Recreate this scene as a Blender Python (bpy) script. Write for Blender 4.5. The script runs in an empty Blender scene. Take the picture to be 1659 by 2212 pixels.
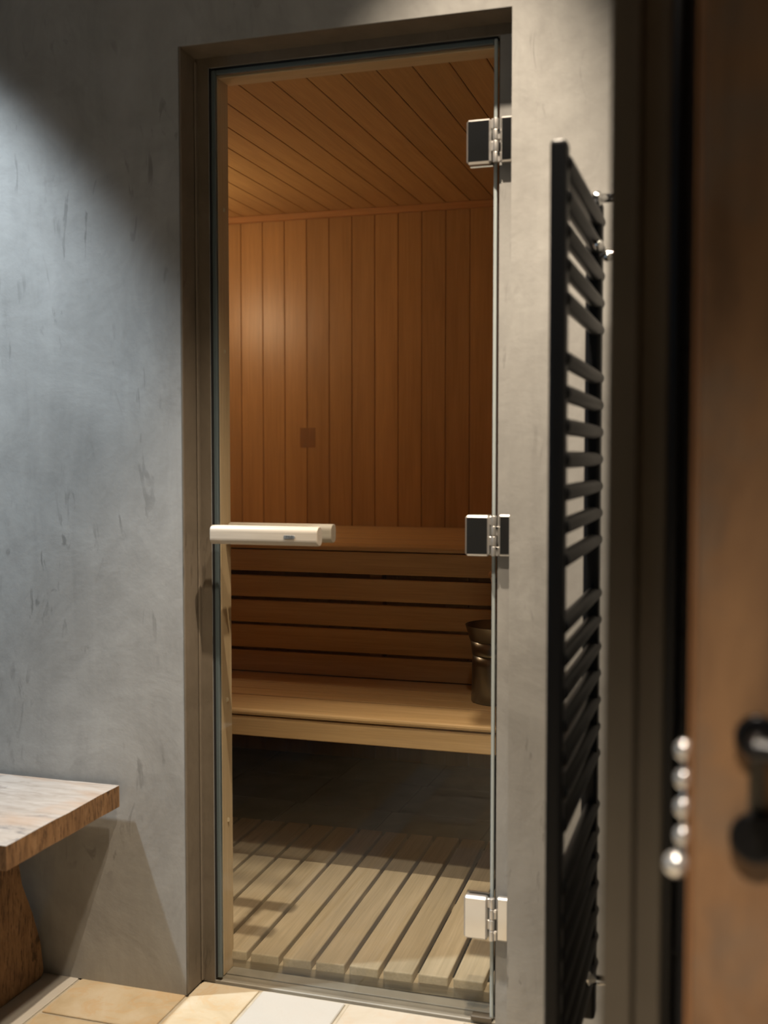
import bpy, bmesh, math, random
from mathutils import Vector, Matrix
random.seed(7)
S = bpy.context.scene
COL = S.collection

# ------------------------------------------------------------------ camera
cd = bpy.data.cameras.new('camera'); cam = bpy.data.objects.new('camera', cd); COL.objects.link(cam)
cd.sensor_fit = 'VERTICAL'; cd.sensor_height = 36.0; cd.sensor_width = 27.0
cd.lens = 36.0 * 2408 / 2212
cam.location = (1.100, -2.109, 1.158)
YAW, PIT = math.radians(17.3), math.atan(121 / 2408)
fw = Vector((-math.sin(YAW) * math.cos(PIT), math.cos(YAW) * math.cos(PIT), -math.sin(PIT)))
cam.rotation_euler = fw.to_track_quat('-Z', 'Y').to_euler()
cd.clip_start = 0.02
cd.dof.use_dof = True; cd.dof.focus_distance = 2.85; cd.dof.aperture_fstop = 2.4; cd.dof.aperture_blades = 7
S.camera = cam

# ------------------------------------------------------------------ world, exposure, lights
w = bpy.data.worlds.new('world'); S.world = w; w.use_nodes = True
w.node_tree.nodes['Background'].inputs[0].default_value = (0.80, 0.90, 1.0, 1)
w.node_tree.nodes['Background'].inputs[1].default_value = 0.02
S.view_settings.view_transform = 'Standard'; S.view_settings.look = 'None'
S.view_settings.gamma = 1.0; S.view_settings.exposure = 0.0
S.view_settings.use_curve_mapping = False
S.cycles.use_denoising = True
S.cycles.max_bounces = 6; S.cycles.diffuse_bounces = 4; S.cycles.glossy_bounces = 3; S.cycles.transparent_max_bounces = 10
S.cycles.use_adaptive_sampling = True; S.cycles.adaptive_threshold = 0.04
S.cycles.caustics_reflective = False; S.cycles.caustics_refractive = False
S.cycles.sample_clamp_indirect = 4.0
CEIL = 2.85
WARM, COOL, NEUT = (1.0, 0.835, 0.65), (0.77, 0.89, 1.0), (1.0, 0.88, 0.74)
# label, place, watts, colour, cone (deg), blend, radius, aim (dx, dy per metre down)
DOWNLIGHTS = [
    ('recessed ceiling downlight just above the glass sauna door', (0.68, -0.38), 310, WARM, 54, 0.85, 0.016, (-0.06, 0.07)),
    ('recessed ceiling downlight in the middle of the outer room', (0.80, -0.94), 125, WARM, 80, 0.6, 0.045, (0.04, 0.08)),
    ('cool recessed ceiling spotlight aimed at the wall beside the rustic stool', (-0.98, -0.48), 360, COOL, 41, 0.8, 0.030, (0.325, 0.225)),
    ('recessed ceiling downlight above the brown wooden door', (0.98, -2.15), 620, NEUT, 58, 1.0, 0.035, (0.04, 0.08)),
]
WINDOW_GLOW = 3.0      # daylight through the window in the left wall

# ------------------------------------------------------------------ helpers
WM = {}
def world(o): return WM.get(o.name, Matrix.Identity(4))
def link(o, parent=None, mw=None):
    COL.objects.link(o)
    mw = mw or Matrix.Identity(4)
    if parent is not None:
        o.parent = parent
        o.matrix_basis = world(parent).inverted() @ mw
    else:
        o.matrix_basis = mw
    WM[o.name] = mw
    return o
def tag(o, label=None, cat=None, group=None, kind=None):
    if label: o['label'] = label
    if cat: o['category'] = cat
    if group: o['group'] = group
    if kind: o['kind'] = kind
    return o
def thing(name, loc, label=None, cat=None, group=None, kind=None, rz=0.0):
    o = bpy.data.objects.new(name, None); o.empty_display_size = 0.05
    link(o, None, Matrix.Translation(loc) @ Matrix.Rotation(rz, 4, 'Z'))
    return tag(o, label, cat, group, kind)
def finish(name, bm, mats, parent=None, mw=None, smooth=False):
    me = bpy.data.meshes.new(name)
    bmesh.ops.recalc_face_normals(bm, faces=bm.faces)
    bm.to_mesh(me); bm.free()
    for m in (mats if isinstance(mats, (list, tuple)) else [mats]): me.materials.append(m)
    if smooth:
        for p in me.polygons: p.use_smooth = True
    return link(bpy.data.objects.new(name, me), parent, mw)
def bbox(bm, x0, x1, y0, y1, z0, z1, bev=0.0, seg=1):
    ret = bmesh.ops.create_cube(bm, size=1.0)
    vs = ret['verts']
    for v in vs:
        v.co = Vector((x0 + (v.co.x + .5) * (x1 - x0), y0 + (v.co.y + .5) * (y1 - y0), z0 + (v.co.z + .5) * (z1 - z0)))
    if bev > 0:
        es = list({e for v in vs for e in v.link_edges})
        bmesh.ops.bevel(bm, geom=es, offset=bev, segments=seg, affect='EDGES', profile=0.5)
def box(name, x0, x1, y0, y1, z0, z1, mat, parent=None, bev=0.0, seg=1, smooth=False, frame=None):
    """box given in world metres (or in `frame`), its origin at its centre"""
    c = Vector(((x0 + x1) / 2, (y0 + y1) / 2, (z0 + z1) / 2))
    bm = bmesh.new()
    bbox(bm, x0 - c.x, x1 - c.x, y0 - c.y, y1 - c.y, z0 - c.z, z1 - c.z, bev, seg)
    mw = (frame or Matrix.Identity(4)) @ Matrix.Translation(c)
    return finish(name, bm, mat, parent, mw, smooth)
def multi(name, boxes, mat, parent=None, bev=0.0, origin=(0, 0, 0)):
    bm = bmesh.new(); o = Vector(origin)
    for b in boxes: bbox(bm, b[0]-o.x, b[1]-o.x, b[2]-o.y, b[3]-o.y, b[4]-o.z, b[5]-o.z, bev)
    return finish(name, bm, mat, parent, Matrix.Translation(o))
def cyl(name, p0, p1, r, mat, parent=None, seg=20, r2=None, bev=0.0, smooth=True):
    p0, p1 = Vector(p0), Vector(p1); d = p1 - p0
    bm = bmesh.new()
    bmesh.ops.create_cone(bm, cap_ends=True, segments=seg, radius1=r, radius2=r if r2 is None else r2, depth=d.length)
    if bev > 0:
        es = [e for e in bm.edges if any(len(f.verts) > 4 for f in e.link_faces)]
        bmesh.ops.bevel(bm, geom=es, offset=bev, segments=3, affect='EDGES', profile=0.5)
    mw = Matrix.Translation((p0 + p1) / 2) @ d.to_track_quat('Z', 'Y').to_matrix().to_4x4()
    o = finish(name, bm, mat, parent, mw, False)
    if smooth:
        for p in o.data.polygons: p.use_smooth = len(p.vertices) <= 4
    return o
def ball(name, c, r, mat, parent=None, sz=1.0):
    bm = bmesh.new(); bmesh.ops.create_uvsphere(bm, u_segments=20, v_segments=12, radius=r)
    for v in bm.verts: v.co.z *= sz
    return finish(name, bm, mat, parent, Matrix.Translation(c), True)
def lathe(name, prof, c, mat, parent=None, seg=48):
    bm = bmesh.new(); rings = []
    for r, z in prof:
        rings.append([bm.verts.new((r * math.cos(2*math.pi*k/seg), r * math.sin(2*math.pi*k/seg), z)) for k in range(seg)])
    for a, b in zip(rings, rings[1:]):
        for k in range(seg): bm.faces.new((a[k], a[(k+1) % seg], b[(k+1) % seg], b[k]))
    return finish(name, bm, mat, parent, Matrix.Translation(c), True)
def prism(name, prof, axis, a0, a1, mat, parent=None, bev=0.0, seg=2, smooth=False):
    """extrude a closed 2D profile along an axis; profile in the other two axes (x: y,z  y: x,z  z: x,y)"""
    def pt(u, v, a): return {'x': (a, u, v), 'y': (u, a, v), 'z': (u, v, a)}[axis]
    pts = [pt(u, v, a) for a in (a0, a1) for u, v in prof]
    c = Vector([sum(p[i] for p in pts) / len(pts) for i in range(3)])
    bm = bmesh.new(); n = len(prof)
    vs = [bm.verts.new(Vector(p) - c) for p in pts]
    bm.faces.new(vs[:n]); bm.faces.new(vs[n:][::-1])
    for i in range(n): bm.faces.new((vs[i], vs[(i+1) % n], vs[n + (i+1) % n], vs[n + i]))
    if bev > 0: bmesh.ops.bevel(bm, geom=list(bm.edges), offset=bev, segments=seg, affect='EDGES', profile=0.5)
    return finish(name, bm, mat, parent, Matrix.Translation(c), smooth)

# ------------------------------------------------------------------ materials
class N:
    def __init__(s, name):
        s.m = bpy.data.materials.new(name); s.m.use_nodes = True
        s.t = s.m.node_tree; s.n = s.t.nodes; s.p = s.n['Principled BSDF']; s.out = s.n['Material Output']
    def new(s, typ, **kw):
        n = s.n.new(typ)
        for k, v in kw.items(): setattr(n, k, v)
        return n
    def L(s, a, b): s.t.links.new(a, b)
    def noise(s, vec, scale, detail=4, rough=0.55, dist=0.0):
        n = s.new('ShaderNodeTexNoise'); n.inputs['Scale'].default_value = scale; n.inputs['Detail'].default_value = detail
        n.inputs['Roughness'].default_value = rough; n.inputs['Distortion'].default_value = dist
        s.L(vec, n.inputs['Vector']); return n.outputs['Fac']
    def ramp(s, fac, stops):
        r = s.new('ShaderNodeValToRGB'); e = r.color_ramp.elements
        while len(e) < len(stops): e.new(0.5)
        for el, (p, c) in zip(e, stops):
            el.position = p; el.color = (c, c, c, 1) if isinstance(c, (int, float)) else (*c, 1)
        s.L(fac, r.inputs['Fac']); return r.outputs['Color']
    def mix(s, a, b, fac, mode='MIX'):
        m = s.new('ShaderNodeMix', data_type='RGBA', blend_type=mode)
        for sock, v in ((m.inputs[0], fac), (m.inputs[6], a), (m.inputs[7], b)):
            if hasattr(v, 'is_linked') or hasattr(v, 'links'): s.L(v, sock)
            else: sock.default_value = v if isinstance(v, (int, float)) else (*v, 1)
        return m.outputs[2]
    def coord(s, stretch=(1, 1, 1), rnd=True):
        tc = s.new('ShaderNodeTexCoord'); mp = s.new('ShaderNodeMapping'); mp.inputs['Scale'].default_value = stretch
        v = tc.outputs['Object']
        if rnd:
            oi = s.new('ShaderNodeObjectInfo'); mul = s.new('ShaderNodeVectorMath', operation='SCALE')
            cx = s.new('ShaderNodeCombineXYZ')
            for i in range(3): s.L(oi.outputs['Random'], cx.inputs[i])
            s.L(cx.outputs[0], mul.inputs[0]); mul.inputs['Scale'].default_value = 37.0
            ad = s.new('ShaderNodeVectorMath', operation='ADD'); s.L(v, ad.inputs[0]); s.L(mul.outputs[0], ad.inputs[1]); v = ad.outputs[0]
        s.L(v, mp.inputs['Vector']); return mp.outputs[0]
    def rnd(s, lo, hi):
        oi = s.new('ShaderNodeObjectInfo'); mr = s.new('ShaderNodeMapRange')
        mr.inputs['To Min'].default_value = lo; mr.inputs['To Max'].default_value = hi
        s.L(oi.outputs['Random'], mr.inputs['Value']); return mr.outputs[0]
    def bump(s, h, strength, dist=0.01):
        b = s.new('ShaderNodeBump'); b.inputs['Strength'].default_value = strength; b.inputs['Distance'].default_value = dist
        s.L(h, b.inputs['Height']); s.L(b.outputs[0], s.p.inputs['Normal'])
    def set(s, col=None, rough=None, metal=None, spec=None):
        if col is not None:
            if hasattr(col, 'links'): s.L(col, s.p.inputs['Base Color'])
            else: s.p.inputs['Base Color'].default_value = (*col, 1)
        if rough is not None: s.p.inputs['Roughness'].default_value = rough
        if metal is not None: s.p.inputs['Metallic'].default_value = metal
        if spec is not None: s.p.inputs['Specular IOR Level'].default_value = spec
        return s.m
def plain(name, col, rough=0.5, metal=0.0, var=0.12, scale=30.0):
    n = N(name); f = n.noise(n.coord(), scale, 3)
    d = tuple(c * (1 - var) for c in col)
    return n.set(n.ramp(f, [(0.3, d), (0.7, col)]), rough, metal)
def wood(name, axis, c0, c1, rough=0.5, vary=0.14, grain=1.0, bump=0.05, knots=False, spec=0.35):
    n = N(name)
    st = {'x': (2.2, 34, 34), 'y': (34, 2.2, 34), 'z': (34, 34, 2.2)}[axis]
    v = n.coord(st); f1 = n.noise(v, grain, 5, 0.6, 0.6)
    st2 = {'x': (6, 220, 220), 'y': (220, 6, 220), 'z': (220, 220, 6)}[axis]
    f2 = n.noise(n.coord(st2), 1.0, 2, 0.6)
    col = n.ramp(f1, [(0.28, c0), (0.72, c1)])
    col = n.mix(col, n.ramp(f2, [(0.3, 0.80), (0.65, 1.06)]), 0.55, 'MULTIPLY')
    cx = n.new('ShaderNodeCombineColor'); r = n.rnd(1 - vary, 1 + vary)
    for i in range(3): n.L(r, cx.inputs[i])
    col = n.mix(col, cx.outputs[0], 1.0, 'MULTIPLY')
    if knots:
        k = n.noise(n.coord((3, 3, 3)), 1.0, 2); col = n.mix(col, tuple(c * .75 for c in c0), n.ramp(k, [(0.62, 0.0), (0.7, 0.5)]))
    n.bump(f2, bump, 0.004)
    return n.set(col, rough, 0, spec)

def mk_plaster(name, a, b, scale=1.0):
    n = N(name); v = n.coord((1, 1, 1), False)
    big = n.noise(v, 3.4 * scale, 7, 0.66, 1.0)
    col = n.ramp(big, [(0.30, a), (0.70, b)])
    patch = n.noise(n.coord((1.0, 1.0, 0.75), False), 9.0, 4, 0.6, 1.8)
    col = n.mix(col, n.ramp(patch, [(0.36, 0.86), (0.5, 1.0), (0.66, 1.05)]), 0.45, 'MULTIPLY')
    streak = n.noise(n.coord((12, 12, 1.5), False), 1.0, 5, 0.6, 1.0)
    col = n.mix(col, n.ramp(streak, [(0.34, 0.86), (0.60, 1.04)]), 0.5, 'MULTIPLY')
    # short, thin trowel marks: ridges of a stretched noise, gated into patches
    vein = n.noise(n.coord((30, 30, 8.5), False), 1.0, 4, 0.55, 1.2)
    gate = n.ramp(n.noise(v, 4.5, 3), [(0.48, 0.0), (0.62, 1.0)])
    line = n.ramp(vein, [(0.60, 0.0), (0.66, 1.0)])
    both = n.mix((0, 0, 0), line, gate, 'MIX')
    col = n.mix(col, tuple(c * 0.70 for c in a), n.mix((0, 0, 0), both, 0.85))
    fine = n.noise(v, 60, 3)
    n.bump(n.mix(n.mix(big, patch, 0.3), fine, 0.2), 0.10, 0.02)
    return n.set(col, 0.58, 0, 0.3)
M = {}
M['plaster'] = mk_plaster('trowelled_plaster', (0.28, 0.272, 0.255), (0.38, 0.374, 0.355))
M['plaster_dark'] = mk_plaster('dark_plaster', (0.14, 0.138, 0.13), (0.19, 0.187, 0.18))
M['reveal'] = mk_plaster('brown_reveal_plaster', (0.13, 0.105, 0.075), (0.19, 0.155, 0.115))  # darker, browner than the wall plaster
M['board_z'] = wood('wall_board_wood', 'z', (0.37, 0.205, 0.082), (0.47, 0.27, 0.112), 0.36, 0.10)
M['patch'] = wood('patch_wood', 'z', (0.24, 0.12, 0.045), (0.30, 0.15, 0.058), 0.5, 0.0)
M['board_y'] = wood('ceiling_board_wood', 'y', (0.48, 0.30, 0.125), (0.58, 0.375, 0.165), 0.5, 0.07)
M['board_x'] = wood('trim_wood', 'x', (0.40, 0.20, 0.08), (0.48, 0.25, 0.10), 0.5, 0.05)
M['bench'] = wood('bench_wood', 'x', (0.50, 0.33, 0.155), (0.62, 0.425, 0.215), 0.48, 0.06)
M['duck'] = wood('duckboard_wood', 'y', (0.50, 0.415, 0.275), (0.64, 0.545, 0.385), 0.55, 0.07, knots=True)
M['duck_x'] = wood('crossbeam_wood', 'x', (0.50, 0.415, 0.275), (0.64, 0.545, 0.385), 0.55, 0.05)
M['pale_z'] = wood('frame_wood_upright', 'z', (0.62, 0.47, 0.28), (0.72, 0.56, 0.36), 0.5, 0.03, knots=True)
M['pale_x'] = wood('frame_wood_head', 'x', (0.62, 0.47, 0.28), (0.72, 0.56, 0.36), 0.5, 0.03)
M['aspen'] = wood('handle_aspen', 'x', (0.44, 0.385, 0.31), (0.52, 0.46, 0.38), 0.42, 0.02, bump=0.02)
M['dark_back'] = plain('dark_backing', (0.02, 0.013, 0.009), 0.9)
M['chrome'] = plain('polished_steel', (0.78, 0.77, 0.75), 0.13, 1.0, 0.03)
M['satin'] = plain('satin_steel', (0.66, 0.64, 0.61), 0.42, 0.85, 0.04)
M['pearl'] = plain('polished_nickel', (0.85, 0.85, 0.84), 0.22, 0.7, 0.02)
M['steel'] = plain('brushed_steel', (0.25, 0.27, 0.28), 0.28, 1.0, 0.08)
M['mirror'] = plain('bright_chrome', (0.9, 0.9, 0.9), 0.10, 1.0, 0.02)
M['black_metal'] = plain('black_powder_coat', (0.004, 0.005, 0.007), 0.38, 0.0, 0.1)
M['black_metal'].node_tree.nodes['Principled BSDF'].inputs['Specular IOR Level'].default_value = 0.25
M['black_metal'].node_tree.nodes['Principled BSDF'].inputs['Roughness'].default_value = 0.45
M['black_iron'] = plain('black_iron', (0.010, 0.010, 0.011), 0.30, 0.4, 0.1)
M['rubber'] = plain('black_rubber', (0.008, 0.008, 0.009), 0.6)
M['frame'] = plain('dark_bronze_frame', (0.115, 0.095, 0.068), 0.45, 0.0, 0.25, 6)
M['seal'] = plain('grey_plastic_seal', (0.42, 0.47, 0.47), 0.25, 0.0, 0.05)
M['seal_dark'] = plain('dark_plastic_seal', (0.10, 0.13, 0.14), 0.2, 0.0, 0.05)  # darker blue-grey version of the seal, for left and top glass edges
M['sill'] = plain('grey_sill_stone', (0.36, 0.33, 0.27), 0.45, 0.0, 0.2, 14)
M['badge'] = plain('silver_badge', (0.62, 0.64, 0.65), 0.3, 0.8, 0.03)
M['ink'] = plain('badge_lettering', (0.05, 0.055, 0.06), 0.5)
M['ceiling'] = plain('ceiling_paint', (0.20, 0.20, 0.20), 0.8)

def mk_stone():
    n = N('sandstone_tile'); v = n.coord((1, 1, 1)); tint = n.new('ShaderNodeAttribute', attribute_type='OBJECT', attribute_name='tint')
    a = n.noise(v, 5, 6, 0.6, 1.4); b = n.noise(v, 13, 4, 0.6, 2.0)
    col = n.ramp(a, [(0.25, (0.40, 0.31, 0.19)), (0.5, (0.50, 0.41, 0.275)), (0.75, (0.57, 0.50, 0.385))])
    col = n.mix(col, (0.50, 0.32, 0.15), n.ramp(b, [(0.52, 0.0), (0.62, 0.45), (0.70, 0.0)]))
    col = n.mix(col, (0.46, 0.445, 0.41), n.ramp(tint.outputs['Fac'], [(0.3, 0.0), (0.9, 0.9)]))
    n.bump(b, 0.12, 0.01); return n.set(col, 0.5, 0, 0.35)
M['stone'] = mk_stone()
def mk_slate():
    n = N('dark_slate_tile'); v = n.coord((1, 1, 1)); a = n.noise(v, 6, 6, 0.6, 1.0)
    col = n.ramp(a, [(0.3, (0.075, 0.070, 0.062)), (0.7, (0.15, 0.135, 0.115))])
    n.bump(a, 0.15, 0.01); return n.set(col, 0.5, 0, 0.4)
M['slate'] = mk_slate()
M['grout'] = plain('grout', (0.46, 0.40, 0.30), 0.9, 0, 0.2)
M['grout_dark'] = plain('dark_grout', (0.085, 0.078, 0.068), 0.9, 0, 0.2)
def mk_stool(top):
    n = N('stool_top_wood' if top else 'stool_side_wood')
    if top:
        f = n.noise(n.coord((7, 40, 40)), 1.0, 7, 0.7, 0.8); g = n.noise(n.coord((6, 11, 11)), 1.0, 7, 0.72, 0.5)
        col = n.ramp(f, [(0.25, (0.18, 0.145, 0.115)), (0.5, (0.30, 0.265, 0.23)), (0.8, (0.39, 0.36, 0.325))])
        col = n.mix(col, (0.30, 0.20, 0.13), n.ramp(n.noise(n.coord((4, 9, 9)), 1.3, 5), [(0.5, 0.0), (0.66, 0.6)]))
        col = n.mix(col, (0.045, 0.045, 0.055), n.ramp(g, [(0.56, 0.0), (0.66, 0.85)]))
    else:
        f = n.noise(n.coord((30, 30, 9)), 1.0, 6, 0.7, 0.5)
        fine = n.noise(n.coord((150, 150, 26)), 1.0, 4, 0.75, 0.3)
        col = n.ramp(f, [(0.25, (0.13, 0.068, 0.03)), (0.55, (0.235, 0.13, 0.06)), (0.85, (0.34, 0.21, 0.11))])
        col = n.mix(col, (0.045, 0.022, 0.010), n.ramp(fine, [(0.50, 0.0), (0.64, 0.8)]))
        col = n.mix(col, (0.03, 0.016, 0.008), n.ramp(n.noise(n.coord((22, 22, 14)), 1.0, 4), [(0.62, 0.0), (0.7, 0.8)]))
        f = fine
    n.bump(f, 0.55, 0.006); return n.set(col, 0.75, 0, 0.25)
M['stool_top'], M['stool_side'] = mk_stool(True), mk_stool(False)
def mk_door():
    n = N('weathered_brown_door'); v = n.coord((6, 6, 1.4), False)
    a = n.noise(v, 1.6, 6, 0.65, 1.0); b = n.noise(n.coord((1, 1, 1), False), 9, 4, 0.6)
    col = n.ramp(a, [(0.25, (0.12, 0.07, 0.04)), (0.52, (0.27, 0.15, 0.075)), (0.8, (0.39, 0.22, 0.105))])
    col = n.mix(col, (0.17, 0.14, 0.11), n.ramp(b, [(0.5, 0.0), (0.7, 0.6)]))
    n.bump(a, 0.2, 0.01); return n.set(col, 0.6, 0, 0.3)
M['door'] = mk_door()
M['door_edge'] = plain('orange_door_edge', (0.42, 0.20, 0.085), 0.35, 0.0, 0.3, 8)  # lighter, more orange than the door leaf
def mk_glass():
    n = N('clear_glass')
    tr = n.new('ShaderNodeBsdfTransparent'); tr.inputs[0].default_value = (0.965, 0.965, 0.95, 1)
    gl = n.new('ShaderNodeBsdfGlossy'); gl.inputs['Roughness'].default_value = 0.02
    fr = n.new('ShaderNodeFresnel'); ge = n.new('ShaderNodeNewGeometry'); mr = n.new('ShaderNodeMapRange')
    mr.inputs['To Min'].default_value = 1.42; mr.inputs['To Max'].default_value = 1 / 1.42   # same interface seen from either side
    n.L(ge.outputs['Backfacing'], mr.inputs['Value']); n.L(mr.outputs[0], fr.inputs['IOR'])
    mx = n.new('ShaderNodeMixShader'); n.L(fr.outputs[0], mx.inputs[0]); n.L(tr.outputs[0], mx.inputs[1]); n.L(gl.outputs[0], mx.inputs[2])
    n.L(mx.outputs[0], n.out.inputs['Surface']); return n.m
M['glass'] = mk_glass()
def mk_emit(name, col, st):
    n = N(name); n.p.inputs['Emission Color'].default_value = (*col, 1); n.p.inputs['Emission Strength'].default_value = st
    return n.set(col, 0.5)
M['lamp_warm'] = mk_emit('lamp_lens_warm', WARM, 12); M['lamp_cool'] = mk_emit('lamp_lens_cool', COOL, 12)
M['lamp_neut'] = mk_emit('lamp_lens_neutral', NEUT, 12)
M['daylight'] = mk_emit('daylit_pane', (0.62, 0.82, 1.0), WINDOW_GLOW)
M['sauna_glow'] = mk_emit('sauna_lamp_glow', (1.0, 0.62, 0.28), 5)

# ------------------------------------------------------------------ structure: plaster wall with the door recess
OW, OH = 0.695, 2.0                       # plaster opening
RX0, RX1, RZ = 0.030, 0.657, 1.978        # rebate opening behind it
def ring_wall():
    bm = bmesh.new()
    X0, X1, Z1 = -2.6, 2.4, CEIL
    def grid(y0, y1, ox0, ox1, oz):
        for b in ((X0, ox0, y0, y1, 0, Z1), (ox1, X1, y0, y1, 0, Z1), (ox0, ox1, y0, y1, oz, Z1)): bbox(bm, *b)
    grid(0.0, 0.075, 0.0, OW, OH)
    grid(0.075, 0.094, RX0, RX1, RZ)
    return finish('wall_front', bm, M['plaster'])
wf = ring_wall(); tag(wf, 'grey trowelled plaster wall around the sauna door', kind='structure')
# brown plaster bead along the left edge of the opening
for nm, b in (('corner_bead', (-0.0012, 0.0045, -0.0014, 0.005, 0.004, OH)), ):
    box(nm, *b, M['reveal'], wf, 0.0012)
for b in ((0.0, 0.0012, 0.0052, 0.0752, 0.002, OH - .0012), (0.0012, RX0 - .0002, 0.0738, 0.0752, 0.002, OH - .0012), (0.0, OW, 0.002, 0.0752, OH - .0012, OH)):  # browner layer on left side and head only; right side stays wall plaster
    box('reveal_lining', *b, M['reveal'], wf)
box('reveal_lining', RX0, OW, 0.0738, 0.0752, RZ, OH - .0013, M['reveal'], wf)
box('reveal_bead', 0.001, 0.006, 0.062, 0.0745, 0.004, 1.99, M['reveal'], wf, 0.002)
WY0, WY1, WZ0, WZ1 = -3.45, -2.35, 0.90, 2.10
tag(multi('wall_left', [(-2.7, -2.6, -3.8, WY0, 0, CEIL), (-2.7, -2.6, WY1, 0.094, 0, CEIL), (-2.7, -2.6, WY0, WY1, 0, WZ0), (-2.7, -2.6, WY0, WY1, WZ1, CEIL)], M['plaster_dark']), 'plaster wall with the window at the left end of the room', kind='structure')
w1 = thing('window_1', (-2.65, -2.9, WZ0), kind='structure', label='window in the left wall with bright daylit panes')
for y0 in (WY0 + .05, (WY0 + WY1) / 2 + .02):
    box('pane', -2.665, -2.660, y0, y0 + (WY1 - WY0) / 2 - .07, WZ0 + .05, WZ1 - .05, M['daylight'], w1)
for b in ((-2.69, -2.62, WY0, WY0 + .05, WZ0, WZ1), (-2.69, -2.62, WY1 - .05, WY1, WZ0, WZ1), (-2.69, -2.62, WY0 + .05, WY1 - .05, WZ0, WZ0 + .05), (-2.69, -2.62, WY0 + .05, WY1 - .05, WZ1 - .05, WZ1), (-2.68, -2.63, (WY0 + WY1) / 2 - .02, (WY0 + WY1) / 2 + .02, WZ0 + .05, WZ1 - .05)):
    box('window_bar', *b, M['black_metal'], w1, 0.002)
tag(box('wall_back', -2.6, 2.4, -3.8, -3.7, 0, CEIL, M['plaster_dark']), 'dark plaster wall opposite the sauna', kind='structure')
tag(box('wall_right', 2.4, 2.5, -3.8, 0.094, 0, CEIL, M['plaster_dark']), 'dark plaster wall at the right end of the room', kind='structure')
tag(box('ceiling', -2.7, 2.5, -3.8, 0.094, CEIL, CEIL + .08, M['ceiling']), 'grey painted ceiling over the room', kind='structure')

# floor of the outer room: stone slabs laid in columns
fl = tag(box('floor', -2.6, 2.4, -3.7, 0.075, -0.10, -0.0035, M['grout']), 'pale sandstone slab floor', kind='structure')
colx = [-1.62, -1.36, -1.08, -0.90, -0.62, -0.44, -0.263, 0.0, 0.143, 0.340, 0.60, 0.78, 1.02, 1.22, 1.50, 1.72, 2.0, 2.2, 2.4]
for i in range(len(colx) - 1):
    y = 0.072
    first = {6: 0.227, 5: 0.40, 7: 0.46, 8: 0.33, 9: 0.52}.get(i, random.uniform(.2, .5))
    while y > -2.6:
        h = first if y > 0.05 else random.uniform(0.24, 0.52)
        z = random.uniform(-0.0016, 0.0)
        so = box('stone_slab', colx[i] + .004, colx[i+1] - .004, max(y - h, -2.6) + .004, y - .0035, -0.0035, z, M['stone'], fl, 0.0025)
        so['tint'] = {6: 0.25, 7: 0.1, 8: 0.95, 9: 0.6}.get(i, random.random()) if y > 0.05 else random.random()
        y -= h
# sill under the glass door, two strips
th = thing('threshold', (0.34, 0.11, 0.0), kind='structure', label='grey stone threshold under the glass door')
box('sill_strip', 0.0, OW, 0.0765, 0.1085, -0.03, 0.004, M['sill'], th, 0.0015)
box('sill_strip', 0.0, OW, 0.1105, 0.144, -0.03, 0.006, M['sill'], th, 0.0015)

# ------------------------------------------------------------------ structure: the sauna room
SX0, SX1, SY0, SY1, SZ = -1.12, 1.02, 0.146, 1.90, 2.08
sf = tag(box('floor', SX0 - .05, SX1 + .05, 0.094, SY1 + .1, -0.10, -0.0025, M['grout_dark']), 'dark slate tile floor inside the sauna', kind='structure')
yj = [0.146, 0.42, 0.72, 1.02, 1.32, 1.62, 1.9]
for a, b in zip(yj, yj[1:]):
    x = SX0 + random.uniform(-.2, 0)
    while x < SX1:
        x1 = min(x + 0.335, SX1)
        box('slate_tile', max(x, SX0) + .0025, x1 - .0025, a + .0025, b - .0025, -0.0025, random.uniform(-.001, 0), M['slate'], sf, 0.0015)
        x += 0.335
wb = tag(box('wall_sauna_back', SX0, SX1, SY1 + .014, SY1 + .05, 0, SZ + .05, M['dark_back']), 'vertical wooden boards of the sauna back wall', kind='structure')
x = -0.731 - 0.0911 * 4
while x < SX1 - .01:
    box('wall_board', x + .0008, min(x + .0903, SX1), SY1, SY1 + .014, 0.0, SZ - .002, M['board_z'], wb, 0.0016)
    x += 0.0911
tag(box('darker_patch', -0.487, -0.424, SY1 - .0006, SY1 + .0004, 1.190, 1.266, M['patch'], wb), 'faint darker square patch')  # thin plate of darker wood set on the back boards
sc_ = tag(box('ceiling_sauna', SX0, SX1, 0.094, SY1 + .05, SZ + .014, SZ + .05, M['dark_back']), 'wooden board ceiling of the sauna', kind='structure')
x = -0.175 - 0.0897 * 10
while x < SX1 - .01:
    box('ceiling_board', max(x + .0010, SX0), min(x + .0887, SX1), SY0, SY1, SZ, SZ + .014, M['board_y'], sc_, 0.0016)
    x += 0.0897
for nm, lab, x0, s in (('wall_sauna_left', 'wooden boards of the sauna left wall', SX0, -1), ('wall_sauna_right', 'wooden boards of the sauna right wall', SX1, 1)):
    ws = tag(box(nm, *sorted((x0 + s * .014, x0 + s * .05)), 0.094, SY1 + .05, 0, SZ + .05, M['dark_back']), lab, kind='structure')
    y = SY0
    while y < SY1 - .01:
        box('wall_board', *sorted((x0, x0 + s * .014)), y + .0008, min(y + .0903, SY1), 0.0, SZ - .002, M['board_z'], ws, 0.0016)
        y += 0.0911
wi = tag(multi('wall_sauna_front', [(SX0, -.002, .130, .146, 0, SZ), (OW + .002, SX1, .130, .146, 0, SZ), (-.002, OW + .002, .130, .146, 1.998, SZ)], M['board_z']), 'inner boarding of the sauna front wall', kind='structure')
t1 = tag(box('trim_1', SX0, SX1, SY1 - .022, SY1, SZ - .024, SZ, M['board_x'], None, 0.002), 'wooden cornice strip between sauna ceiling and back wall', kind='structure')
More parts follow.
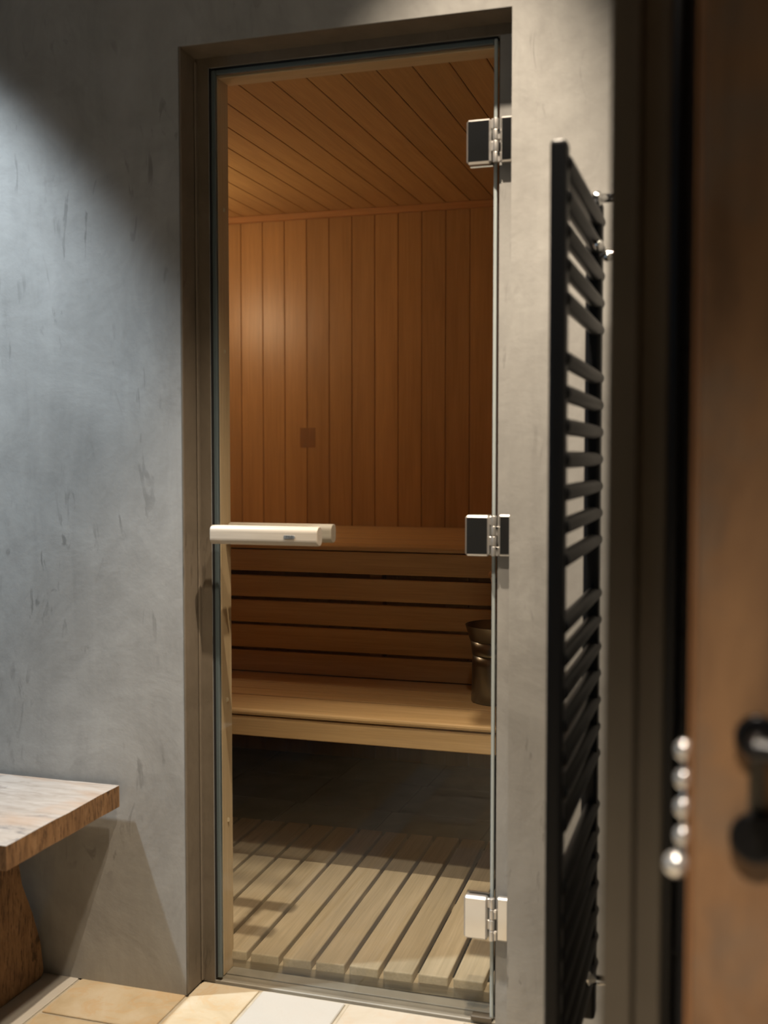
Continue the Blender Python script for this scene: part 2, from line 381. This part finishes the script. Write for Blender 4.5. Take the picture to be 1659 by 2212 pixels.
# pale wood lining of the doorway
tl = thing('trim_2', (0.34, 0.115, 0.0), kind='structure', label='pale wooden lining of the sauna doorway')
box('jamb', -0.002, 0.042, 0.0945, 0.146, 0.006, 1.9975, M['pale_z'], tl, 0.0015)
box('jamb', 0.654, OW + .002, 0.0945, 0.146, 0.006, 1.9975, M['pale_z'], tl, 0.0015)
box('head_board', 0.0425, 0.6535, 0.0945, 0.146, 1.9605, 1.9975, M['pale_x'], tl, 0.0015)
for z in (1.69, 1.385, 0.62, 0.35):
    cyl('screw_plug', (0.0415, 0.118 + random.uniform(-.012, .008), z), (0.0425, 0.118, z), 0.0045, M['duck_x'], tl, 10)

# ------------------------------------------------------------------ glass door
d1 = thing('door_1', (0.34, 0.081, 0.0), kind='structure', label='frameless clear glass sauna door with pale wooden bar handle')
gx0, gx1, gz0, gz1 = 0.036, 0.6515, 0.010, 1.972
box('glass_pane', gx0, gx1, 0.077, 0.085, gz0, gz1, M['glass'], d1)
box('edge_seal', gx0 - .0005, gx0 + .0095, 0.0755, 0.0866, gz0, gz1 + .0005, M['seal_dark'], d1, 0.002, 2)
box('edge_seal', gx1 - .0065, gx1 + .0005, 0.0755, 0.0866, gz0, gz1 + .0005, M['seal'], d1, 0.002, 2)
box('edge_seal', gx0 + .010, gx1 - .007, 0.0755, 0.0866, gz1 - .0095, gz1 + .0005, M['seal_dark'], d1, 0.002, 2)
for b in ((0.0302, 0.0352, 0.0765, 0.0942, 0.008, 1.9775), (0.6523, 0.6568, 0.0875, 0.0942, 0.008, 1.9775), (0.0354, 0.6521, 0.0785, 0.0942, 1.9726, 1.9775)):
    box('rubber_gasket', *b, M['rubber'], d1, 0.001)
tag(box('bottom_stop', 0.607, 0.650, 0.070, 0.092, 0.0045, 0.014, M['frame'], d1, 0.001), 'small dark metal stop at the foot of the glass')
def rounded_bar(name, x0, x1, y0, y1, z0, z1):
    o = box(name, x0, x1, y0, y1, z0, z1, M['aspen'], d1)
    bm = bmesh.new(); bm.from_mesh(o.data)
    es = [e for e in bm.edges if abs((e.verts[0].co - e.verts[1].co).normalized().x) > .9]
    bmesh.ops.bevel(bm, geom=es, offset=0.0125, segments=6, affect='EDGES', profile=0.5)
    es = [e for e in bm.edges if e.calc_face_angle(0) > 1.2]
    bmesh.ops.bevel(bm, geom=es, offset=0.0016, segments=2, affect='EDGES', profile=0.5)
    bm.to_mesh(o.data); bm.free()
    return o
h1 = rounded_bar('outer_handle', 0.053, 0.2945, 0.0175, 0.0480, 0.9725, 1.0125)
h2 = rounded_bar('inner_handle', 0.049, 0.2905, 0.1130, 0.1430, 0.9725, 1.0125)
for x in (0.105, 0.235):
    cyl('handle_bolt', (x, 0.047, 0.9925), (x, 0.0768, 0.9925), 0.0085, M['aspen'], d1, 16)
    cyl('handle_bolt', (x, 0.0852, 0.9925), (x, 0.114, 0.9925), 0.0085, M['aspen'], d1, 16)
# small oval maker's badge with lettering on the outer bar
bm = bmesh.new(); seg = 28
ring = []
for k in range(seg):
    a = 2 * math.pi * k / seg
    cx_ = 0.0095 if math.cos(a) > 0 else -0.0095
    ring.append((cx_ + 0.0036 * math.cos(a), 0.0036 * math.sin(a)))
vs0 = [bm.verts.new((u, 0.0, v)) for u, v in ring]; vs1 = [bm.verts.new((u * .96, -0.0012, v * .9)) for u, v in ring]
bm.faces.new(vs1)
for k in range(seg): bm.faces.new((vs0[k], vs0[(k+1) % seg], vs1[(k+1) % seg], vs1[k]))
bd = finish('badge', bm, M['badge'], h1, Matrix.Translation((0.2335, 0.0174, 0.9915)))
tag(bd, 'small oval silver badge with dark lettering')
fc = bpy.data.curves.new('lettering', 'FONT'); fc.body = 'TYLÖ'; fc.size = 0.0058; fc.align_x = 'CENTER'; fc.align_y = 'CENTER'; fc.extrude = 0.0001
fc.offset = 0.0001; fc.space_character = 1.15
fo = bpy.data.objects.new('lettering', fc); fc.materials.append(M['ink'])
link(fo, h1, Matrix.Translation((0.2340, 0.0160, 0.9915)) @ Matrix.Rotation(math.pi / 2, 4, 'X'))
# hinges
def hinge(z0, z1):
    h = thing_part('hinge', d1, (0.652, 0.066, (z0 + z1) / 2))
    m = M['chrome']
    s_ = M['satin']
    box('glass_plate', 0.594, 0.6435, 0.0570, 0.0766, z0, z1, s_, h, 0.0045, 1)
    box('mirror_face', 0.5980, 0.6395, 0.0562, 0.0570, z0 + .004, z1 - .004, m, h)
    box('inner_plate', 0.594, 0.6435, 0.0853, 0.0925, z0, z1, m, h, 0.002)
    box('wall_leaf', 0.6615, 0.6860, 0.0590, 0.0745, z0 + .001, z1 + .002, s_, h, 0.003, 1)
    box('mirror_face', 0.6650, 0.6830, 0.0582, 0.0590, z0 + .005, z1 - .002, m, h)
    n = 4; hh = (z1 - z0) / n
    for k in range(n):
        za, zb = z0 + k * hh + .0006, z0 + (k + 1) * hh - .0006
        cyl('knuckle', (0.6520, 0.0610, za), (0.6520, 0.0610, zb), 0.0058, s_, h, 20, bev=0.0008)
        xa, xb = ((0.6430, 0.6485) if k % 2 else (0.6555, 0.6620))
        box('knuckle_tab', xa, xb, 0.0585, 0.0665, za + .0005, zb - .0005, s_, h, 0.0015)
        if k % 2 == 0: cyl('screw_head', (0.6588, 0.0586, zb - .003), (0.6588, 0.0568, zb - .003), 0.0026, m, h, 12)
def thing_part(name, parent, loc):
    o = bpy.data.objects.new(name, None); o.empty_display_size = .02
    return link(o, parent, Matrix.Translation(loc))
hinge(1.7290, 1.8150); hinge(0.9590, 1.0400); hinge(0.1800, 0.2680)

# ------------------------------------------------------------------ duckboard (slightly skewed)
DA = math.radians(1.75)
dk = thing('duckboard', (0.30, 0.143, 0.0), 'pale wooden duckboard of loose slats on the sauna floor', 'duckboard', rz=DA)
FR = Matrix.Translation((0.30, 0.143, 0.0)) @ Matrix.Rotation(DA, 4, 'Z')
PW, GAP = 0.0660, 0.0111
for k in range(-13, 6):
    xc = 0.0515 + k * (PW + GAP)
    dy = random.uniform(-.003, .003)
    box('slat', xc - PW / 2, xc + PW / 2, 0.002 + dy, 0.865 + dy, 0.0235, 0.0455, M['duck'], dk, 0.003, 2, frame=FR)
for y0 in (0.008, 0.40, 0.80):
    box('crossbeam', -0.98, 0.47, y0, y0 + .045, 0.0005, 0.0233, M['duck_x'], dk, 0.001, frame=FR)

# ------------------------------------------------------------------ benches
lb = thing('lower_bench', (0, 0.8, 0.0), 'lower pale wooden sauna bench carrying the steel bucket', 'bench')
ys = [0.546, 0.724, 0.803, 0.891, 1.041]
LZ = 0.4945
for i, (a, b) in enumerate(zip(ys, ys[1:])):
    box('seat_slat', SX0 + .004, SX1 - .004, a + .003, b - .003, LZ - .0165, LZ, M['bench'], lb, 0.008 if i == 0 else 0.003, 3)
box('front_board', SX0 + .004, SX1 - .004, 0.555, 0.577, 0.4225, LZ - .019, M['bench'], lb, 0.003, 2)
for x in (-0.95, -0.40, 0.30, 0.85):
    box('bearer', x - .022, x + .022, 0.578, 1.036, 0.43, LZ - .017, M['bench'], lb, 0.002)
ub = thing('upper_bench', (0, 1.45, 0.0), 'upper wooden sauna bench running along the back wall', 'bench')
UZ = 0.893
uy = [0.985, 1.115, 1.230, 1.345, 1.460, 1.575, 1.690, 1.795, 1.898]
for i, (a, b) in enumerate(zip(uy, uy[1:])):
    box('seat_slat', SX0 + .004, SX1 - .004, a + .004, b - .004, UZ - .0145, UZ, M['bench'], ub, 0.007 if i == 0 else 0.003, 3)
box('front_board', SX0 + .004, SX1 - .004, 0.9955, 1.0175, 0.8100, 0.8755, M['bench'], ub, 0.003, 2)
for x in (-0.75, 0.0935, 0.80):
    box('post', x - .020, x + .020, 1.0425, 1.085, 0.43, UZ - .0155, M['bench'], ub, 0.002)
    box('bearer', x - .020, x + .020, 1.087, 1.895, UZ - .09, UZ - .0150, M['bench'], ub, 0.002)
rs = thing('bench_riser', (0, 1.03, LZ), 'open slatted wooden riser between the lower and upper bench', 'bench riser')
for a, b in ((0.7277, 0.7941), (0.6487, 0.7167), (0.5709, 0.6404), (0.4975, 0.5612)):
    box('riser_slat', SX0 + .004, SX1 - .004, 1.0195, 1.0415, a, b, M['bench'], rs, 0.003, 2)

# ------------------------------------------------------------------ bucket and ladle
bc = Vector((0.5115, 0.848, LZ + .0005))
bu = thing('sauna_bucket', bc, 'flared stainless steel water bucket on the lower bench', 'bucket')
lathe('body', [(0.0, 0.003), (0.078, 0.003), (0.0795, 0.0), (0.0808, 0.002), (0.0795, 0.03), (0.0785, 0.10), (0.0772, 0.127), (0.0755, 0.127), (0.077, 0.03), (0.0, 0.008)], bc, M['steel'], bu)
lathe('middle_band', [(0.0765, 0.1275), (0.0785, 0.128), (0.0790, 0.131), (0.0835, 0.166), (0.0820, 0.166), (0.0765, 0.1275)], bc, M['steel'], bu)
lathe('flared_rim', [(0.0822, 0.1665), (0.0845, 0.167), (0.0970, 0.2065), (0.0978, 0.2075), (0.0962, 0.2070), (0.0826, 0.1685)], bc, M['steel'], bu)
cyl('handle_peg', bc + Vector((-0.082, 0.055, 0.022)), bc + Vector((-0.050, 0.050, 0.026)), 0.011, M['board_x'], bu, 14, bev=0.003)
ld = thing('ladle', bc + Vector((0.02, 0.0, 0.01)), 'wooden-handled ladle standing in the steel bucket', 'ladle')
cyl('handle', bc + Vector((0.030, -0.012, 0.05)), (0.4765, 0.898, 0.826), 0.0065, M['board_x'], ld, 14)
ball('end_knob', (0.4750, 0.8995, 0.832), 0.0100, M['board_x'], ld)
lathe('scoop', [(0.0, 0.0), (0.02, 0.002), (0.031, 0.012), (0.034, 0.026), (0.032, 0.026), (0.029, 0.013), (0.0, 0.003)], bc + Vector((0.030, -0.014, 0.018)), M['steel'], ld, 24)

# ------------------------------------------------------------------ rustic stool by the wall
st = thing('wooden_stool', (-0.62, -0.21, 0.0), 'rustic weathered wooden stool against the plaster wall', 'stool')
bm = bmesh.new()
x0, x1, y0, y1, z0, z1 = -1.10, -0.150, -0.408, -0.016, 0.4025, 0.450
nx, ny = 22, 10
sx0, sy0, sz0 = (x0 + x1) / 2, (y0 + y1) / 2, (z0 + z1) / 2
rr = random.Random(3)
def edge_wob(i, n): return rr.uniform(-.0022, .0022) if 0 < i < n else 0
top, bot = {}, {}
for i in range(nx + 1):
    for j in range(ny + 1):
        X = x0 + (x1 - x0) * i / nx; Y = y0 + (y1 - y0) * j / ny
        if i == nx or i == 0: X += rr.uniform(-.0015, .001)
        if j == 0: Y += rr.uniform(-.002, .001)
        e = 0.0012 if (i in (0, nx) or j in (0, ny)) else 0.0
        top[i, j] = bm.verts.new((X - sx0, Y - sy0, z1 - e - sz0 + rr.uniform(-.0006, .0006)))
        bot[i, j] = bm.verts.new((X - sx0, Y - sy0, z0 - sz0))
tf = []
for i in range(nx):
    for j in range(ny):
        tf.append(bm.faces.new((top[i, j], top[i+1, j], top[i+1, j+1], top[i, j+1])))
        bm.faces.new((bot[i, j], bot[i, j+1], bot[i+1, j+1], bot[i+1, j]))
for i in range(nx):
    for j in (0, ny): bm.faces.new((top[i, j], top[i+1, j], bot[i+1, j], bot[i, j]))
for j in range(ny):
    for i in (0, nx): bm.faces.new((top[i, j], top[i, j+1], bot[i, j+1], bot[i, j]))
for f in bm.faces: f.material_index = 1
for f in tf: f.material_index = 0
finish('seat', bm, [M['stool_top'], M['stool_side']], st, Matrix.Translation((sx0, sy0, sz0)))
prof = [(-0.405, 0.012), (-0.395, 0.0), (-0.022, 0.0), (-0.012, 0.014), (-0.028, 0.085), (-0.055, 0.160), (-0.090, 0.235), (-0.108, 0.290), (-0.112, 0.402),
        (-0.310, 0.402), (-0.314, 0.290), (-0.332, 0.235), (-0.366, 0.160), (-0.392, 0.085)]
prism('leg', prof, 'x', -0.402, -0.345, M['stool_side'], st, 0.006, 2)
prism('leg', prof, 'x', -0.905, -0.848, M['stool_side'], st, 0.006, 2)

# ------------------------------------------------------------------ partition with dark frame, towel radiator
PXL = 0.984
pw = tag(multi('wall_partition', [(PXL + .004, 1.060, -0.975, -0.001, 0, CEIL)], M['plaster']), 'short partition wall carrying the towel radiator', kind='structure')
t3 = thing('trim_3', (1.02, -0.99, 0.0), kind='structure', label='dark stepped door frame in the foreground')
box('frame_board', PXL, 1.0130, -1.004, -0.970, 0, CEIL, M['frame'], t3, 0.002)
box('frame_board', 1.0134, 1.0405, -0.994, -0.970, 0, CEIL, M['frame'], t3, 0.002)
cyl('frame_bead', (1.0470, -0.990, 0), (1.0470, -0.990, CEIL), 0.0070, M['black_metal'], t3, 20)
box('rubber_strip', 1.0544, 1.0640, -0.985, -0.975, 0, CEIL, M['rubber'], t3, 0.001)
for z in (0.985, 0.905, 1.26, 1.05, 0.665):
    cyl('frame_screw', (1.0552, -0.9853, z), (1.0552, -0.9885, z), 0.0035, M['black_iron'], t3, 12, bev=0.001)

ra = thing('towel_radiator', (0.87, -0.40, 0.0), 'tall black ladder towel radiator in front of the partition', 'radiator')
NY, FY = -0.560, -0.128
box('post', 0.8555, 0.8790, NY, NY + .034, 0.16, 1.592, M['black_metal'], ra, 0.006, 3)
box('post', 0.8555, 0.8830, FY - .034, FY, 0.16, 1.592, M['black_metal'], ra, 0.006, 3)
zs = [1.5625 - .0465 * k for k in range(5)] + [1.2935 - .0470 * k for k in range(7)] + [0.9175 - .0476 * k for k in range(7)] + [0.5400 - .0480 * k for k in range(7)]
for z in zs:
    cyl('bar', (0.8735, NY + .012, z), (0.8735, FY + .006, z), 0.0122, M['black_metal'], ra, 18, bev=0.006)
for y, z in ((-0.200, 1.588), (-0.250, 0.277)):
    b = cyl('wall_bracket', (0.8840, y, z), (PXL + .0038, y, z), 0.0075, M['mirror'], ra, 18)
    cyl('bracket_cap', (0.8725, y, z), (0.8850, y, z), 0.0120, M['mirror'], b, 18, bev=0.002)
vb = cyl('vent_valve', (0.8870, -0.215, 1.492), (0.9350, -0.215, 1.492), 0.0060, M['mirror'], ra, 16, bev=0.001)
ball('valve_knob', (0.8880, -0.250, 1.5020), 0.0085, M['mirror'], vb)
ball('valve_knob', (0.8990, -0.215, 1.4880), 0.0080, M['mirror'], vb)

# ------------------------------------------------------------------ brown door at the right, its fittings, bead pull
d2 = thing('door_2', (1.48, -1.14, 0.0), kind='structure', label='weathered brown wooden door with black iron fittings')
DX0 = 1.0725
box('door_leaf', DX0, 1.92, -1.160, -1.118, 0.006, 2.30, M['door'], d2, 0.006, 3)
box('edge_strip', DX0 - .0030, DX0 + .0005, -1.1575, -1.1225, 0.006, 2.30, M['door_edge'], d2, 0.0015)
def rose(z, r, name):
    o = cyl(name, (1.1240, -1.1602, z), (1.1240, -1.170, z), r, M['black_iron'], d2, 32, bev=0.003); return o
r1 = rose(0.930, 0.0185, 'handle_rose')
cyl('lever_neck', (1.1240, -1.170, 0.930), (1.1240, -1.205, 0.930), 0.0090, M['black_iron'], r1, 18)
cyl('lever', (1.1160, -1.206, 0.930), (1.2350, -1.206, 0.926), 0.0095, M['black_iron'], r1, 18, bev=0.004)
box('back_strip', 1.1170, 1.1300, -1.1640, -1.1603, 0.868, 0.915, M['frame'], d2, 0.001)
r2 = rose(0.847, 0.0215, 'lock_rose')
box('keyhole', 1.1225, 1.1255, -1.1706, -1.1700, 0.840, 0.852, M['rubber'], r2)
tag(thing('wall_over_door', (1.48, -1.0, 2.3), kind='structure', label='plaster wall above the brown door'))
box('lintel', 1.0605, 2.4, -1.15, -0.98, 2.31, CEIL, M['plaster'], bpy.data.objects['wall_over_door'])
box('side_wall', 1.925, 2.4, -1.15, -0.98, 0.0, 2.3095, M['plaster'], bpy.data.objects['wall_over_door'])
pu = thing('bead_pull', (1.0640, -1.1345, 0.79), 'chrome bead pull hanging beside the dark door frame', 'pull chain')
px_, py_ = 1.0655, -1.1345
cyl('cord', (px_, py_, 0.807), (px_, py_, 0.905), 0.0014, M['mirror'], pu, 10)
for k in range(4): ball('bead', (px_ - .0005, py_, 0.907 - .0248 * k), 0.0078, M['pearl'], pu, 1.2)
ball('end_ball', (px_ - .0055, py_ + .002, 0.807), 0.0115, M['pearl'], pu)

# ------------------------------------------------------------------ lamps
for lab, (x, y), watt, col, cone, blend, rad, aim in DOWNLIGHTS:
    t = thing('downlight', (x, y, CEIL), lab, 'downlight', 'recessed ceiling downlights')
    lathe('trim_ring', [(0.034, -0.001), (0.046, -0.004), (0.048, 0.0), (0.034, 0.0), (0.034, -0.001)], (x, y, CEIL - .0005), M['chrome'], t, 32)
    cyl('lens', (x, y, CEIL - .0008), (x, y, CEIL - .0002), 0.030, M['lamp_warm'] if col == WARM else M['lamp_cool'] if col == COOL else M['lamp_neut'], t, 28)
    ldt = bpy.data.lights.new('downlight_beam', 'SPOT'); ldt.energy = watt; ldt.color = col
    ldt.spot_size = math.radians(cone); ldt.spot_blend = blend; ldt.shadow_soft_size = rad
    lo = bpy.data.objects.new('downlight_beam', ldt)
    dirv = Vector((aim[0], aim[1], -1.0))
    link(lo, t, Matrix.Translation((x, y, CEIL - .04)) @ dirv.to_track_quat('-Z', 'Y').to_matrix().to_4x4())
# warm corner lamp inside the sauna, on the left wall near the back
sl = thing('sauna_lamp', (SX0, 1.18, 1.76), 'warm wall lamp on the left sauna wall', 'lamp')
box('mount', SX0 + .001, SX0 + .016, 1.10, 1.26, 1.67, 1.85, M['board_x'], sl, 0.003)
lathe('shade', [(0.0, -0.07), (0.035, -0.068), (0.048, -0.05), (0.052, 0.0), (0.048, 0.05), (0.035, 0.068), (0.0, 0.07)], (SX0 + .07, 1.18, 1.76), M['sauna_glow'], sl, 28)
ldt = bpy.data.lights.new('sauna_bulb', 'POINT'); ldt.energy = 9; ldt.color = (1.0, 0.75, 0.47); ldt.shadow_soft_size = 0.05
link(bpy.data.objects.new('sauna_bulb', ldt), sl, Matrix.Translation((SX0 + .19, 1.18, 1.76)))
